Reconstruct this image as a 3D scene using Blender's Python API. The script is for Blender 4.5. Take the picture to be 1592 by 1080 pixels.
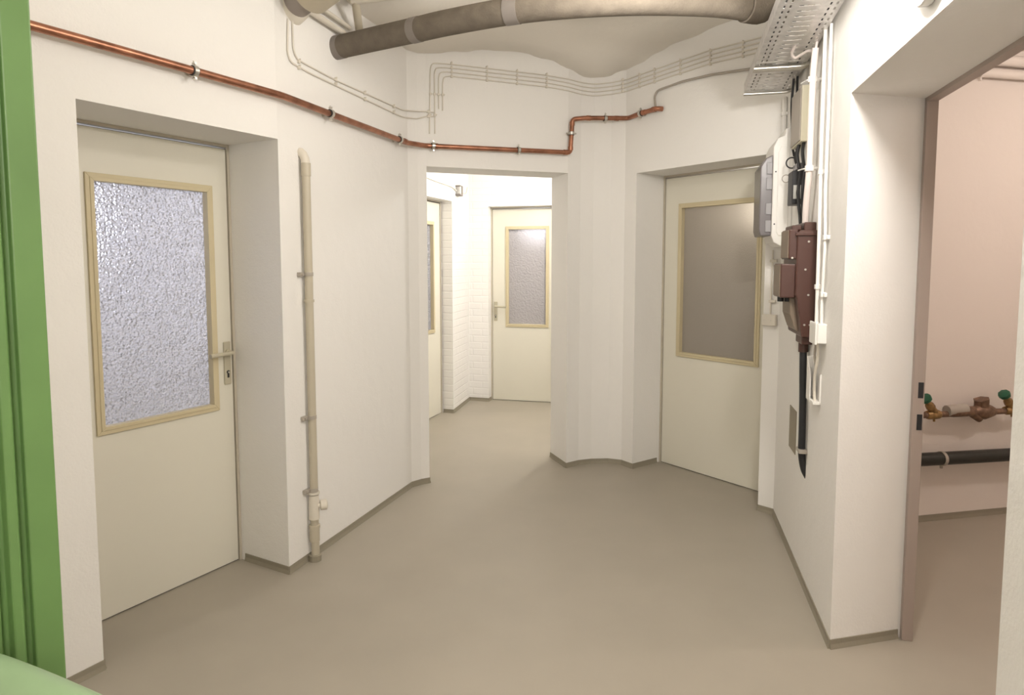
import bpy, bmesh, math, random
from mathutils import Vector, Matrix
random.seed(7)
C = bpy.context.scene
for o in list(bpy.data.objects): bpy.data.objects.remove(o)

# ---------------------------------------------------------------- camera
F = 1050.0                                   # focal length for a 1592 px wide frame
cd = bpy.data.cameras.new('camera'); cam = bpy.data.objects.new('camera', cd); C.collection.objects.link(cam)
cd.sensor_width = 36; cd.lens = 36 * F / 1592; cd.sensor_fit = 'HORIZONTAL'
cd.shift_y = -48 / 1592; cd.clip_start = .02
cam.location = (0, 0, 1.46); cam.rotation_euler = (math.radians(90) - math.atan(.08), 0, 0)
C.camera = cam
# ---------------------------------------------------------------- world, exposure
w = bpy.data.worlds.new('world'); C.world = w; w.use_nodes = True
w.node_tree.nodes['Background'].inputs[0].default_value = (.9, .9, 1, 1)
w.node_tree.nodes['Background'].inputs[1].default_value = .02
C.view_settings.view_transform = 'Standard'; C.view_settings.look = 'None'
C.view_settings.gamma = 1; C.view_settings.use_curve_mapping = False
C.view_settings.exposure = 0.0
LAMP_POWER = 372.0        # emission strength of the glowing bulkhead glass
def point(name, loc, power, col, r=.06):
    l = bpy.data.lights.new(name, 'POINT'); l.energy = power; l.color = col; l.shadow_soft_size = r
    o = bpy.data.objects.new(name, l); o.location = loc; C.collection.objects.link(o); return o
point('hall_rear_fill', (0.05, -0.75, 1.95), 56, (1, .95, .89), .35)  # soft fill added behind the viewer, no lamp known there
point('hall_top_fill', (.45, 2.50, 2.53), 21, (1, .95, .89), .10)           # unseen fill light added above the frame to brighten the back of the hall      
point('passage_lamp_light', (.62, 5.75, 2.35), 52, (1, .97, .93), .06)       # passage behind the opening
point('side_room_lamp_light', (3.3, 2.5, 2.35), 34, (1, .88, .80), .06)       # meter room on the right
point('cellar_room_light', (-2.5, 3.3, 1.7), 50, (.78, .84, 1), .25)          # room behind the left door
point('store_room_light', (1.95, 5.1, 1.9), 14.0, (1, .93, .82), .2)           # room behind the right door
point('far_room_light', (.3, 7.9, 1.9), 9, (.9, .92, 1), .2)                  # room behind the far door
point('far_left_room_light', (-1.6, 6.3, 1.9), 9, (.9, .92, 1), .2)

# ---------------------------------------------------------------- materials
def mat(name, col, rough=.6, metal=0, spec=.5, bump=None, bump2=None, trans=0, var=0, coat=0, ior=1.45, vscale=3):
    m = bpy.data.materials.new(name); m.use_nodes = True
    n = m.node_tree.nodes; l = m.node_tree.links; b = n['Principled BSDF']
    b.inputs['Base Color'].default_value = (*col, 1); b.inputs['Roughness'].default_value = rough
    b.inputs['Metallic'].default_value = metal; b.inputs['IOR'].default_value = ior
    b.inputs['Specular IOR Level'].default_value = spec
    b.inputs['Transmission Weight'].default_value = trans; b.inputs['Coat Weight'].default_value = coat
    tc = n.new('ShaderNodeTexCoord')
    prev = None
    for bp in (bump, bump2):
        if not bp: continue
        sc, st, dist, kind = bp
        if kind == 'noise':
            t = n.new('ShaderNodeTexNoise'); t.inputs['Scale'].default_value = sc; t.inputs['Detail'].default_value = 4; out = t.outputs['Fac']
        elif kind == 'voronoi':
            t = n.new('ShaderNodeTexVoronoi'); t.inputs['Scale'].default_value = sc; t.feature = 'SMOOTH_F1'; out = t.outputs['Distance']
        elif kind == 'brick':
            t = n.new('ShaderNodeTexBrick'); t.inputs['Scale'].default_value = sc; out = t.outputs['Fac']
            t.inputs['Mortar Smooth'].default_value = 1; t.inputs['Mortar Size'].default_value = .03
            sp = n.new('ShaderNodeSeparateXYZ'); cb = n.new('ShaderNodeCombineXYZ'); ad = n.new('ShaderNodeMath'); ad.operation = 'ADD'
            l.new(tc.outputs['Object'], sp.inputs[0]); l.new(sp.outputs[0], ad.inputs[0]); l.new(sp.outputs[1], ad.inputs[1])
            l.new(ad.outputs[0], cb.inputs[0]); l.new(sp.outputs[2], cb.inputs[1]); l.new(cb.outputs[0], t.inputs['Vector'])
        if kind != 'brick': l.new(tc.outputs['Object'], t.inputs['Vector'])
        bn = n.new('ShaderNodeBump'); bn.inputs['Strength'].default_value = st; bn.inputs['Distance'].default_value = dist
        if kind == 'brick': bn.invert = True
        l.new(out, bn.inputs['Height'])
        if prev: l.new(prev.outputs[0], bn.inputs['Normal'])
        l.new(bn.outputs[0], b.inputs['Normal']); prev = bn
    if var:
        t = n.new('ShaderNodeTexNoise'); t.inputs['Scale'].default_value = vscale; t.inputs['Detail'].default_value = 5
        l.new(tc.outputs['Object'], t.inputs['Vector'])
        r = n.new('ShaderNodeValToRGB'); r.color_ramp.elements[0].position = .3; r.color_ramp.elements[1].position = .7
        r.color_ramp.elements[0].color = (*[c * (1 - var) for c in col], 1); r.color_ramp.elements[1].color = (*[min(1, c * (1 + var)) for c in col], 1)
        l.new(t.outputs['Fac'], r.inputs[0]); l.new(r.outputs[0], b.inputs['Base Color'])
    return m
M = dict(
    plaster=mat('white_plaster', (.84, .82, .785), .75, spec=.25, bump=(9, .35, .012, 'noise'), bump2=(120, .28, .003, 'noise')),
    brickwhite=mat('white_painted_brick', (.84, .82, .79), .7, spec=.25, bump=(3.6, .45, .005, 'brick'), bump2=(90, .25, .003, 'noise')),
    ceiling=mat('ceiling_plaster', (.82, .78, .71), .8, spec=.2, bump=(5, .35, .02, 'noise'), bump2=(90, .2, .003, 'noise')),
    sidewall=mat('side_room_plaster', (.80, .735, .68), .75, spec=.2, bump=(9, .3, .012, 'noise')),
    floor=mat('grey_floor_paint', (.37, .333, .272), .42, spec=.4, bump=(3, .06, .01, 'noise'), bump2=(160, .05, .001, 'noise'), var=.03),
    skirt=mat('grey_skirting_paint', (.29, .26, .20), .5, spec=.3, bump=(60, .3, .003, 'noise')),
    door=mat('cream_door_paint', (.73, .70, .60), .42, spec=.4, bump=(30, .05, .002, 'noise')),
    bead=mat('beige_glazing_frame', (.60, .52, .34), .4, spec=.4),
    gap=mat('dark_gap_shade', (.10, .085, .07), .7),  # dark tone painted in for the shaded gap round door leaves
    steel=mat('painted_steel_frame', (.52, .47, .38), .45),
    sideframe=mat('taupe_steel_frame', (.38, .31, .27), .45),
    handle=mat('beige_handle', (.48, .44, .33), .35),
    black=mat('black_plastic', (.02, .02, .022), .45),
    copper=mat('copper', (.37, .17, .105), .36, metal=.85, var=.3, vscale=14),
    solder=mat('solder_tin', (.62, .52, .42), .35, metal=.8),
    galv=mat('galvanised_steel', (.62, .60, .58), .38, metal=.75, var=.15, vscale=25),
    clampsteel=mat('zinc_clamp', (.62, .60, .55), .3, metal=.85),
    rubber=mat('clamp_rubber', (.03, .03, .03), .7),
    paintpipe=mat('painted_pipe', (.70, .65, .56), .45),
    drainpipe=mat('beige_painted_pipe', (.50, .45, .35), .38, bump=(30, .15, .004, 'noise')),
    pinkpipe=mat('pinkish_white_pipe', (.78, .70, .66), .4),
    cable=mat('painted_cable', (.70, .655, .575), .6),
    duct=mat('beige_duct_wrap', (.52, .465, .36), .7, bump=(14, .3, .008, 'noise')),
    greyduct=mat('grey_duct', (.34, .30, .27), .7, bump=(60, .3, .003, 'noise')),
    foam=mat('grey_pipe_foam', (.17, .145, .115), .9, spec=.15, bump=(140, .5, .004, 'noise'), var=.12, vscale=20),
    tape=mat('grey_foil_tape', (.23, .205, .185), .6),
    latch=mat('grey_latch', (.33, .32, .33), .4),
    conduit=mat('taupe_conduit', (.40, .36, .31), .5),
    brown=mat('brown_bakelite', (.075, .032, .024), .3, spec=.6, bump=(40, .15, .002, 'noise')),
    browntaupe=mat('glancing_lit_bakelite', (.22, .17, .125), .4),  # bakelite brown turned taupe, glancing light on the fronts put into colour
    cream=mat('cream_plastic', (.80, .76, .60), .45),
    white=mat('white_plastic', (.82, .80, .76), .4),
    greycover=mat('shaded_smoked_grey_cover', (.17, .155, .16), .25, spec=.6),  # smoked grey with the shade on the cabinet cover put into its colour
    label=mat('paper_label', (.62, .62, .58), .7),
    panel=mat('taupe_access_plate', (.27, .235, .175), .5, spec=.3),
    blackpipe=mat('black_tarred_pipe', (.022, .022, .018), .4, bump=(30, .3, .004, 'noise')),
    brass=mat('aged_brass', (.32, .20, .085), .45, metal=.6, var=.4, vscale=40),
    oldcopper=mat('old_copper_pipe', (.19, .115, .075), .5, metal=.35, var=.35, vscale=40),
    greenknob=mat('dark_green_handwheel', (.02, .11, .06), .4),
    green=mat('green_gloss_paint', (.115, .215, .066), .4, spec=.5, bump=(25, .12, .003, 'noise'), var=.10, vscale=6),
    lightgreen=mat('pale_green_gloss_paint', (.27, .38, .22), .4, bump=(25, .12, .003, 'noise'), var=.08, vscale=8),
)
def glass(name, tint, rough, scale, strength, tr, kind='voronoi', dist=.004):
    return mat(name, tint, rough, spec=.6, bump=(scale, strength, dist, kind), trans=tr, ior=1.3)
M['glass_bright'] = glass('ornamental_glass', (.76, .76, .82), .14, 110, 1, .6, dist=.012)
M['glass_dim'] = glass('fine_ornamental_glass', (.47, .43, .38), .3, 170, .7, .45, 'noise')
M['glass_far'] = glass('rippled_glass', (.66, .63, .64), .3, 55, 1, .5, 'noise', dist=.012)
em = bpy.data.materials.new('glowing_opal_glass'); em.use_nodes = True
_b = em.node_tree.nodes['Principled BSDF']; _b.inputs['Emission Color'].default_value = (1, .95, .89, 1); _b.inputs['Emission Strength'].default_value = LAMP_POWER
_b.inputs['Base Color'].default_value = (.9, .88, .85, 1)
M['glow'] = em

# ---------------------------------------------------------------- mesh helpers
class MB:
    def __init__(s): s.v = []; s.f = []; s.sm = []
    def add(s, vs, fs, smooth=False):
        n = len(s.v); s.v += [tuple(v) for v in vs]; s.f += [tuple(i + n for i in f) for f in fs]; s.sm += [smooth] * len(fs)
        return s
    def hexa(s, p):          # 8 points, bottom ring 0-3, top ring 4-7
        return s.add(p, [(0, 3, 2, 1), (4, 5, 6, 7), (0, 1, 5, 4), (1, 2, 6, 5), (2, 3, 7, 6), (3, 0, 4, 7)])
    def box(s, a, b):
        (x0, y0, z0), (x1, y1, z1) = a, b
        return s.hexa([(x0, y0, z0), (x1, y0, z0), (x1, y1, z0), (x0, y1, z0), (x0, y0, z1), (x1, y0, z1), (x1, y1, z1), (x0, y1, z1)])
    def wbox(s, W, s0, s1, z0, z1, o0, o1):
        P = W.P
        return s.hexa([P(s0, z0, o0), P(s1, z0, o0), P(s1, z0, o1), P(s0, z0, o1), P(s0, z1, o0), P(s1, z1, o0), P(s1, z1, o1), P(s0, z1, o1)])
    def prism(s, poly, z0, z1):
        n = len(poly)
        vs = [(x, y, z0) for x, y in poly] + [(x, y, z1) for x, y in poly]
        fs = [tuple(range(n - 1, -1, -1)), tuple(range(n, 2 * n))] + [(i, (i + 1) % n, n + (i + 1) % n, n + i) for i in range(n)]
        return s.add(vs, fs)
    def sprism(s, W, prof, s0, s1):          # profile in (o,z) swept along the wall direction
        n = len(prof)
        vs = [W.P(s0, z, o) for o, z in prof] + [W.P(s1, z, o) for o, z in prof]
        fs = [tuple(range(n)), tuple(range(2 * n - 1, n - 1, -1))] + [(i, n + i, n + (i + 1) % n, (i + 1) % n) for i in range(n)]
        return s.add(vs, fs)
    def oprism(s, W, prof, o0, o1):          # outline in (s,z) extruded out of the wall
        n = len(prof)
        vs = [W.P(a, z, o0) for a, z in prof] + [W.P(a, z, o1) for a, z in prof]
        fs = [tuple(range(n)), tuple(range(2 * n - 1, n - 1, -1))] + [(i, n + i, n + (i + 1) % n, (i + 1) % n) for i in range(n)]
        return s.add(vs, fs)
    def tube(s, pts, r, n=12, cap=True):
        pts = [Vector(p) for p in pts]; rs = r if isinstance(r, (list, tuple)) else [r] * len(pts)
        k = len(pts); up = None; vs = []
        for i, p in enumerate(pts):
            t = (pts[min(i + 1, k - 1)] - pts[max(i - 1, 0)]).normalized()
            if up is None:
                up = Vector((0, 0, 1)) if abs(t.z) < .9 else Vector((1, 0, 0))
            a = (up - t * up.dot(t)).normalized(); b = t.cross(a); up = a
            for j in range(n):
                q = 2 * math.pi * j / n
                vs.append(p + (a * math.cos(q) + b * math.sin(q)) * rs[i])
        fs = [(i * n + j, i * n + (j + 1) % n, (i + 1) * n + (j + 1) % n, (i + 1) * n + j) for i in range(k - 1) for j in range(n)]
        s.add(vs, fs, True)
        if cap:
            m = len(s.v) - k * n
            s.f.append(tuple(m + j for j in range(n - 1, -1, -1))); s.sm.append(False)
            s.f.append(tuple(m + (k - 1) * n + j for j in range(n))); s.sm.append(False)
        return s
    def ring(s, c, axis, R, r, n=20, m=8):
        c = Vector(c); t = Vector(axis).normalized(); a = t.orthogonal().normalized(); b = t.cross(a)
        vs = []; fs = []
        for i in range(n):
            q = 2 * math.pi * i / n; d = a * math.cos(q) + b * math.sin(q)
            for j in range(m):
                e = 2 * math.pi * j / m
                vs.append(c + d * (R + r * math.cos(e)) + t * r * math.sin(e))
        for i in range(n):
            for j in range(m):
                fs.append((i * m + j, i * m + (j + 1) % m, ((i + 1) % n) * m + (j + 1) % m, ((i + 1) % n) * m + j))
        return s.add(vs, fs, True)
def smooth_path(pts, rad=.03, n=5):
    """round the corners of a polyline"""
    pts = [Vector(p) for p in pts]; out = [pts[0]]
    for i in range(1, len(pts) - 1):
        p, a, b = pts[i], pts[i - 1] - pts[i], pts[i + 1] - pts[i]
        r = min(rad, a.length * .48, b.length * .48)
        p0 = p + a.normalized() * r; p1 = p + b.normalized() * r
        for k in range(n + 1):
            t = k / n; out.append(p0 * (1 - t) ** 2 + p * 2 * t * (1 - t) + p1 * t * t)
    out.append(pts[-1]); return out
def tagged(o, label=None, cat=None, group=None, kind=None):
    if label: o['label'] = label
    if cat: o['category'] = cat
    if group: o['group'] = group
    if kind: o['kind'] = kind
    return o
ORG = {}
def root(name, loc, label, cat, group=None, kind=None):
    o = bpy.data.objects.new(name, None); o.location = loc; o.empty_display_size = .05
    C.collection.objects.link(o); ORG[o] = Vector(loc); tagged(o, label, cat, group, kind); return o
def build(mb, name, m, parent=None, origin=None, bevel=0, label=None, cat=None, group=None, kind=None, seg=2):
    org = ORG[parent] if parent else (Vector(origin) if origin else Vector((0, 0, 0)))
    me = bpy.data.meshes.new(name); me.from_pydata([tuple(Vector(v) - org) for v in mb.v], [], mb.f)
    me.polygons.foreach_set('use_smooth', mb.sm)
    bm = bmesh.new(); bm.from_mesh(me); bmesh.ops.recalc_face_normals(bm, faces=bm.faces); bm.to_mesh(me); bm.free()
    if any(mb.sm): me.set_sharp_from_angle(angle=math.radians(50))
    me.materials.append(M[m] if isinstance(m, str) else m)
    o = bpy.data.objects.new(name, me); C.collection.objects.link(o); ORG[o] = org
    if parent: o.parent = parent
    else: o.location = org
    if bevel:
        b = o.modifiers.new('bevel', 'BEVEL'); b.width = bevel; b.segments = seg; b.limit_method = 'ANGLE'; b.angle_limit = math.radians(40)
    return tagged(o, label, cat, group, kind)
class Wall:
    """a vertical wall face from a to b (clockwise round the room); o points into the room"""
    def __init__(s, a, b):
        s.a = Vector(a); s.b = Vector(b); s.u = (s.b - s.a).normalized(); s.n = Vector((s.u.y, -s.u.x)); s.len = (s.b - s.a).length
    def P(s, d, z, o=0):
        q = s.a + s.u * d + s.n * o; return (q.x, q.y, z)
    def xy(s, d, o=0):
        q = s.a + s.u * d + s.n * o; return (q.x, q.y)

# ---------------------------------------------------------------- plan (metres)
A = (-1.469, 2.324); B = (-1.047, 3.071); C0 = (-.655, 4.304); Cc = (-.548, 4.394)
D = (.386, 4.72); D2 = (.575, 4.826); D3 = (.793, 4.797); G = (.856, 4.704); J = (1.453, 3.891)
J2 = (1.517, 3.819); R1 = (1.206, 2.455); R2 = (1.520, 2.534)
WA = Wall(A, B); W2 = Wall(B, C0); WC = Wall(Cc, D); WD = Wall(D, D3); WG = Wall(G, J); WP = Wall(J, J2); WR = Wall(J2, R1)
S1 = (2.244, 3.702); S2 = (2.903, 3.849); WS = Wall(S1, S2)
N = WR.xy(WR.len + 1.253); N2 = (N[0] + .314, N[1] + .079)
HT = 3.1

def struct(mb, name, m, **k): return build(mb, name, m, kind='structure', **k)
# floor
struct(MB().box((-4.5, -1.6, -.1), (4.6, 9.2, 0)), 'floor', 'floor')
# left wall: near pier, lintel over the door, pier with the pipe
o1 = WA.P(-2.3, 0)[:2]
mb = MB()
mb.prism([A, WA.xy(-2.3), WA.xy(-2.3, -.45), WA.xy(0, -.45)], 0, HT)
mb.prism([WA.xy(0), WA.xy(0, -.40), WA.xy(WA.len, -.40), WA.xy(WA.len)], 2.01, HT)
mb.prism([B, C0, (-.600, 4.362), Cc, (-.648, 4.668), (-1.0, 4.75), WA.xy(WA.len, -.40)], 0, HT)
struct(mb, 'wall_left', 'plaster')
# back wall: lintel over the passage and the pier right of it
mb = MB()
E_ = WC.xy(WC.len, -.29)
mb.prism([Cc, WC.xy(0, -.29), E_, D], 2.075, HT)
mb.prism([D, E_, (.33, 5.1), WG.xy(0, -.45), G, D3, (.70, 4.835), D2, (.48, 4.79)], 0, HT)
mb.prism([WG.xy(0), WG.xy(0, -.36), WG.xy(WG.len, -.36), WG.xy(WG.len)], 2.072, HT)
struct(mb, 'wall_back', 'plaster')
# right wall: pier with the electrical gear, lintel over the side opening, near pier
mb = MB()
mb.prism([J, J2, R1, R2, (1.98, 3.60), (2.25, 3.67), (2.1, 4.3), WG.xy(WG.len, -.45)], 0, HT)
mb.prism([R1, N, N2, R2], 2.06, HT)
mb.prism([N, WR.xy(4.1), (WR.xy(4.1)[0] + .3, -.2), N2], 0, HT)
struct(mb, 'wall_right', 'plaster')
# walls closing the hall behind the viewer
q = WA.xy(-2.3); p = WR.xy(4.1)
mb = MB()
mb.prism([q, (q[0], -1.4), (q[0] - .2, -1.4), (q[0] - .2, q[1] + .3)], 0, HT)
mb.prism([(q[0] - .2, -1.4), (p[0] + .3, -1.4), (p[0] + .3, -1.6), (q[0] - .2, -1.6)], 0, HT)
mb.prism([p, (p[0] + .3, p[1]), (p[0] + .3, -1.4), (p[0], -1.4)], 0, HT)
struct(mb, 'wall_rear', 'plaster')
# side room on the right
mb = MB()
s0 = WS.xy(-.35); s9 = WS.xy(2.2)
mb.prism([s0, s9, WS.xy(2.2, -.2), WS.xy(-.35, -.2)], 0, HT)
mb.prism([s9, WS.xy(2.4, -.2), (4.6, 1.2), (4.3, 1.2)], 0, HT)
mb.prism([(N2[0], N2[1]), (4.3, 1.2), (4.3, 1.0), (N2[0] + .05, 1.0)], 0, HT)
struct(mb, 'wall_side_room', 'sidewall')
struct(MB().box((1.5, .9, 2.62), (4.6, 4.4, 2.7)), 'ceiling_side_room', 'sidewall')

# passage behind the opening
B2 = (-.570, 6.476); B3 = (-.452, 7.093); B4 = (-.245, 7.03)
WL = Wall((-.845, 5.66), B2); WB = Wall(B2, B3); WF = Wall(B4, (.46, 6.85))
mb = MB()
mb.prism([(-1.15, 4.70), (-1.02, 5.14), WL.xy(0), WL.xy(0, -.35), (-1.5, 4.9)], 0, HT)
mb.prism([WL.xy(0), WL.xy(WL.len - .0), WL.xy(WL.len, -.12), WL.xy(0, -.12)], 2.04, HT)
mb.prism([B2, B3, WB.xy(WB.len, -.3), (-1.0, 6.9), WL.xy(WL.len, -.30), WL.xy(WL.len, -.01)], 0, HT)
struct(mb, 'wall_far_left', 'brickwhite')
mb = MB()
mb.prism([B3, B4, WF.xy(0, -.11), (-.22, 7.4), (-.8, 7.5), (-.7, 7.1)], 0, HT)
mb.prism([WF.xy(0), WF.xy(WF.len), WF.xy(WF.len, -.11), WF.xy(0, -.11)], 2.035, HT)
mb.prism([(.62, 6.81), (1.2, 6.66), (1.25, 7.2), (.66, 7.2)], 0, HT)
mb.prism([WF.xy(WF.len), (.62, 6.81), (.64, 6.95), WF.xy(WF.len, -.11)], 0, HT)
struct(mb, 'wall_far', 'brickwhite')
struct(MB().prism([(1.1, 5.05), (1.2, 6.7), (1.4, 6.7), (1.3, 5.05)], 0, HT).prism([(.9, 4.98), (1.12, 5.1), (1.3, 5.3), (1.3, 5.05)], 0, HT), 'wall_far_right', 'brickwhite')
struct(MB().prism([(-1.6, 4.85), (-.70, 4.66), (.28, 5.0), (.33, 5.08), (1.4, 5.0), (1.4, 7.4), (-1.6, 7.4)], 2.62, 2.7), 'ceiling_passage', 'ceiling')

# rooms behind the glazed doors
def back_room(name, pts, m='plaster'):
    mb = MB()
    for a, b in zip(pts, pts[1:]):
        ww = Wall(b, a)
        mb.prism([ww.xy(-.05), ww.xy(ww.len + .05), ww.xy(ww.len + .05, .08), ww.xy(-.05, .08)], 0, 2.62)
    xs = [p[0] for p in pts]; ys = [p[1] for p in pts]
    mb.prism(pts[::-1], 2.60, 2.66)
    return struct(mb, name, m)
back_room('wall_cellar_room', [WA.xy(-.3, -.45), WA.xy(-.3, -2.3), WA.xy(1.4, -2.3), WA.xy(1.4, -.6)])
back_room('wall_store_room', [WG.xy(0.02, -.45), WG.xy(.05, -1.2), WG.xy(1.15, -1.2), WG.xy(1.15, -.6)])
back_room('wall_far_room', [(-.4, 7.4), (-.4, 8.7), (1.2, 8.7), (1.2, 7.2)])
back_room('wall_far_left_room', [(-1.25, 5.2), (-2.4, 5.6), (-2.0, 7.2), (-.95, 6.95)])

# vaulted ceiling of the hall
ctl = [(-1.6, 2.3, 2.86), (-1.0, 3.4, 2.84), (-.72, 3.9, 2.80), (-.58, 4.37, 2.77), (-.51, 4.41, 2.786), (-.35, 4.47, 2.811), (-.16, 4.53, 2.841), (.05, 4.6, 2.85),
       (.24, 4.67, 2.823), (.40, 4.73, 2.775), (.52, 4.78, 2.735), (.64, 4.82, 2.745), (.77, 4.81, 2.79), (.86, 4.7, 2.80), (.96, 4.56, 2.835),
       (1.05, 4.45, 2.86), (1.3, 4.1, 2.88), (1.5, 3.8, 2.88), (1.35, 3.1, 2.88), (1.2, 2.4, 2.88),
       (-.9, 2.6, 3.0), (0, 3.6, 3.0), (.5, 4.1, 2.93), (.2, 4.2, 2.96), (0, 2.4, 3.02), (.7, 3.2, 3.0), (0, 1, 3.0), (0, -1, 2.95), (-2.5, 0, 2.85), (-1.5, 0, 2.95)]
def cz(x, y):
    a = b = 0
    for px, py, pz in ctl:
        d = ((x - px) ** 2 + (y - py) ** 2 + .006) ** -2; a += d * pz; b += d
    return a / b
nx, ny = 110, 140
vs = []; fs = []
for j in range(ny + 1):
    for i in range(nx + 1):
        x = -2.9 + 4.8 * i / nx; y = -1.55 + 6.65 * j / ny
        vs.append((x, y, cz(x, y)))
for j in range(ny):
    for i in range(nx):
        k = j * (nx + 1) + i; fs.append((k, k + 1, k + nx + 2, k + nx + 1))
struct(MB().add(vs, fs, True), 'ceiling', 'ceiling')

# painted skirting strips (the floor paint runs a few centimetres up the walls)
def skirting(name, pts, h=.036, t=.004, m='skirt'):
    mb = MB()
    for a, b in zip(pts, pts[1:]):
        ww = Wall(a, b)
        if ww.len < .01: continue
        mb.sprism(ww, [(0, 0), (t * 2.2, 0), (t, h * .5), (t, h), (0, h)], -.002, ww.len + .002)
    struct(mb, name, m)
skirting('baseboard_left', [WA.xy(-2.3), A, WA.xy(0, -.33)])
skirting('baseboard_left_pier', [WA.xy(WA.len, -.30), B, C0, (-.600, 4.362), Cc, WC.xy(0, -.29)])
skirting('baseboard_back', [E_, D, (.48, 4.79), D2, (.70, 4.835), D3, G, WG.xy(0, -.25)])
skirting('baseboard_right', [WG.xy(WG.len, -.25), J, J2, R1, (R1[0] + .295, R1[1] + .074)])
skirting('baseboard_near_right', [N, WR.xy(4.1)])
skirting('baseboard_side_room', [s0, s9])
skirting('baseboard_far', [WL.xy(WL.len, -.10), B2, B3, B4, WF.xy(0, -.10)])

# ---------------------------------------------------------------- glazed doors
def make_door(name, W, s0, s1, ztop, gl, oo, leafm, glassm, handle=None, label=None, frame_w=.013, zb=.006):
    g0, g1, gz0, gz1 = gl
    r = root(name, W.P((s0 + s1) / 2, 0, oo), label, 'door', kind='structure')
    t = .04; e = .004
    L0, L1 = s0 + frame_w + e, s1 - frame_w - e; LT = ztop - .022
    mb = MB()
    i0, i1, j0, j1 = g0 + .02, g1 - .02, gz0 + .02, gz1 - .02
    mb.wbox(W, L0, i0, zb, LT, oo - t, oo); mb.wbox(W, i1, L1, zb, LT, oo - t, oo)
    mb.wbox(W, i0, i1, zb, j0, oo - t, oo); mb.wbox(W, i0, i1, j1, LT, oo - t, oo)
    leaf = build(mb, 'door_leaf', leafm, r)
    # glazing frame, mitred with a stepped profile
    mb = MB()
    def strip(pa, pb, qa, qb, oa, ob):
        P = W.P
        mb.hexa([P(*pa, oa), P(*pb, oa), P(*qb, oa), P(*qa, oa), P(*pa, ob), P(*pb, ob), P(*qb, ob), P(*qa, ob)])
    def frame(a0, a1, b0, b1, w_, oa, ob):
        o_ = [(a0, b0), (a1, b0), (a1, b1), (a0, b1)]; n_ = [(a0 + w_, b0 + w_), (a1 - w_, b0 + w_), (a1 - w_, b1 - w_), (a0 + w_, b1 - w_)]
        for k in range(4): strip(o_[k], o_[(k + 1) % 4], n_[k], n_[(k + 1) % 4], oa, ob)
    frame(g0, g1, gz0, gz1, .022, oo - .002, oo + .010)
    frame(g0 + .016, g1 - .016, gz0 + .016, gz1 - .016, .016, oo - .022, oo + .014)
    build(mb, 'glazing_frame', 'bead', r, bevel=.002)
    mb = MB(); mb.wbox(W, i0 + .004, i1 - .004, j0 + .004, j1 - .004, oo - .026, oo - .020)
    build(mb, 'glass_pane', glassm, r)
    # steel frame and dark strips standing in for the gap shade round the leaf
    mb = MB()
    mb.wbox(W, s0 - .0, s0 + frame_w, 0, ztop, oo - .06, oo + .008); mb.wbox(W, s1 - frame_w, s1, 0, ztop, oo - .06, oo + .008)
    mb.wbox(W, s0 + frame_w, s1 - frame_w, ztop - frame_w, ztop, oo - .06, oo + .008)
    build(mb, 'door_frame', 'steel', r, bevel=.001)
    mb = MB()
    mb.wbox(W, L0 - e, L0, 0, LT + e, oo - .035, oo - .006); mb.wbox(W, L1, L1 + e, 0, LT + e, oo - .035, oo - .006); mb.wbox(W, L0, L1, LT, LT + .003, oo - .035, oo - .006)
    mb.wbox(W, L0, L1, .0, zb, oo - t, oo - .008)
    build(mb, 'door_gap_shade', 'gap', r)
    if handle:
        hs, hz, d = handle
        mb = MB().wbox(W, hs - .019, hs + .019, hz - .155, hz + .05, oo, oo + .008)
        pl = build(mb, 'handle_plate', 'handle', r, bevel=.004)
        path = smooth_path([W.P(hs, hz, oo + .006), W.P(hs, hz, oo + .05), W.P(hs + d * .125, hz - .004, oo + .052)], .012)
        mb = MB().tube(path, [.009] * (len(path) - 1) + [.0105]); mb.tube([W.P(hs, hz, oo + .008), W.P(hs, hz, oo + .018)], .015, 16)
        build(mb, 'door_handle', 'handle', pl, label='beige lever door handle')
        mb = MB().tube([W.P(hs, hz - .095, oo + .006), W.P(hs, hz - .095, oo + .011)], .0085, 14); mb.wbox(W, hs - .0045, hs + .0045, hz - .122, hz - .098, oo + .006, oo + .0105)
        build(mb, 'lock_cylinder', 'black', pl, label='dark keyhole')
        mb = MB().tube([W.P(hs + .001, hz - .096, oo + .010), W.P(hs + .001, hz - .096, oo + .0135)], .005, 12)
        build(mb, 'key_plug', 'clampsteel', pl)
    return r
make_door('door_1', WA, 0, WA.len, 2.01, (.195, .76, .766, 1.812), -.335, 'door', 'glass_bright', (.812, 1.035, -1), 'cream door with large bright rippled pane in left wall')
make_door('door_2', WG, -.0, WG.len, 2.072, (.14, .80, .80, 1.868), -.285, 'door', 'glass_dim', None, 'cream door with dull grey pane beside electrical boxes')
make_door('door_3', WF, 0, WF.len, 2.035, (.158, .62, .785, 1.835), -.105, 'door', 'glass_far', (.05, 1.0, 1), 'cream glazed door seen straight on at end of passage')
make_door('door_4', WL, 0, WL.len - .02, 2.04, (.10, WL.len - .17, .80, 1.84), -.115, 'door', 'glass_bright', None, 'cream glazed door seen edge-on at left of passage')

# steel door frame of the side opening
V = Wall(R1, R2)
r = root('door_5', (R2[0], R2[1], 0), 'taupe steel frame of the open doorway on the right', 'door frame', kind='structure')
WN = Wall(R2, N2)
mb = MB()
fo = .03
def fr_poly(s_a, s_b, oa, ob): return [WN.xy(s_a, oa), WN.xy(s_b, oa), WN.xy(s_b, ob), WN.xy(s_a, ob)]
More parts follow.
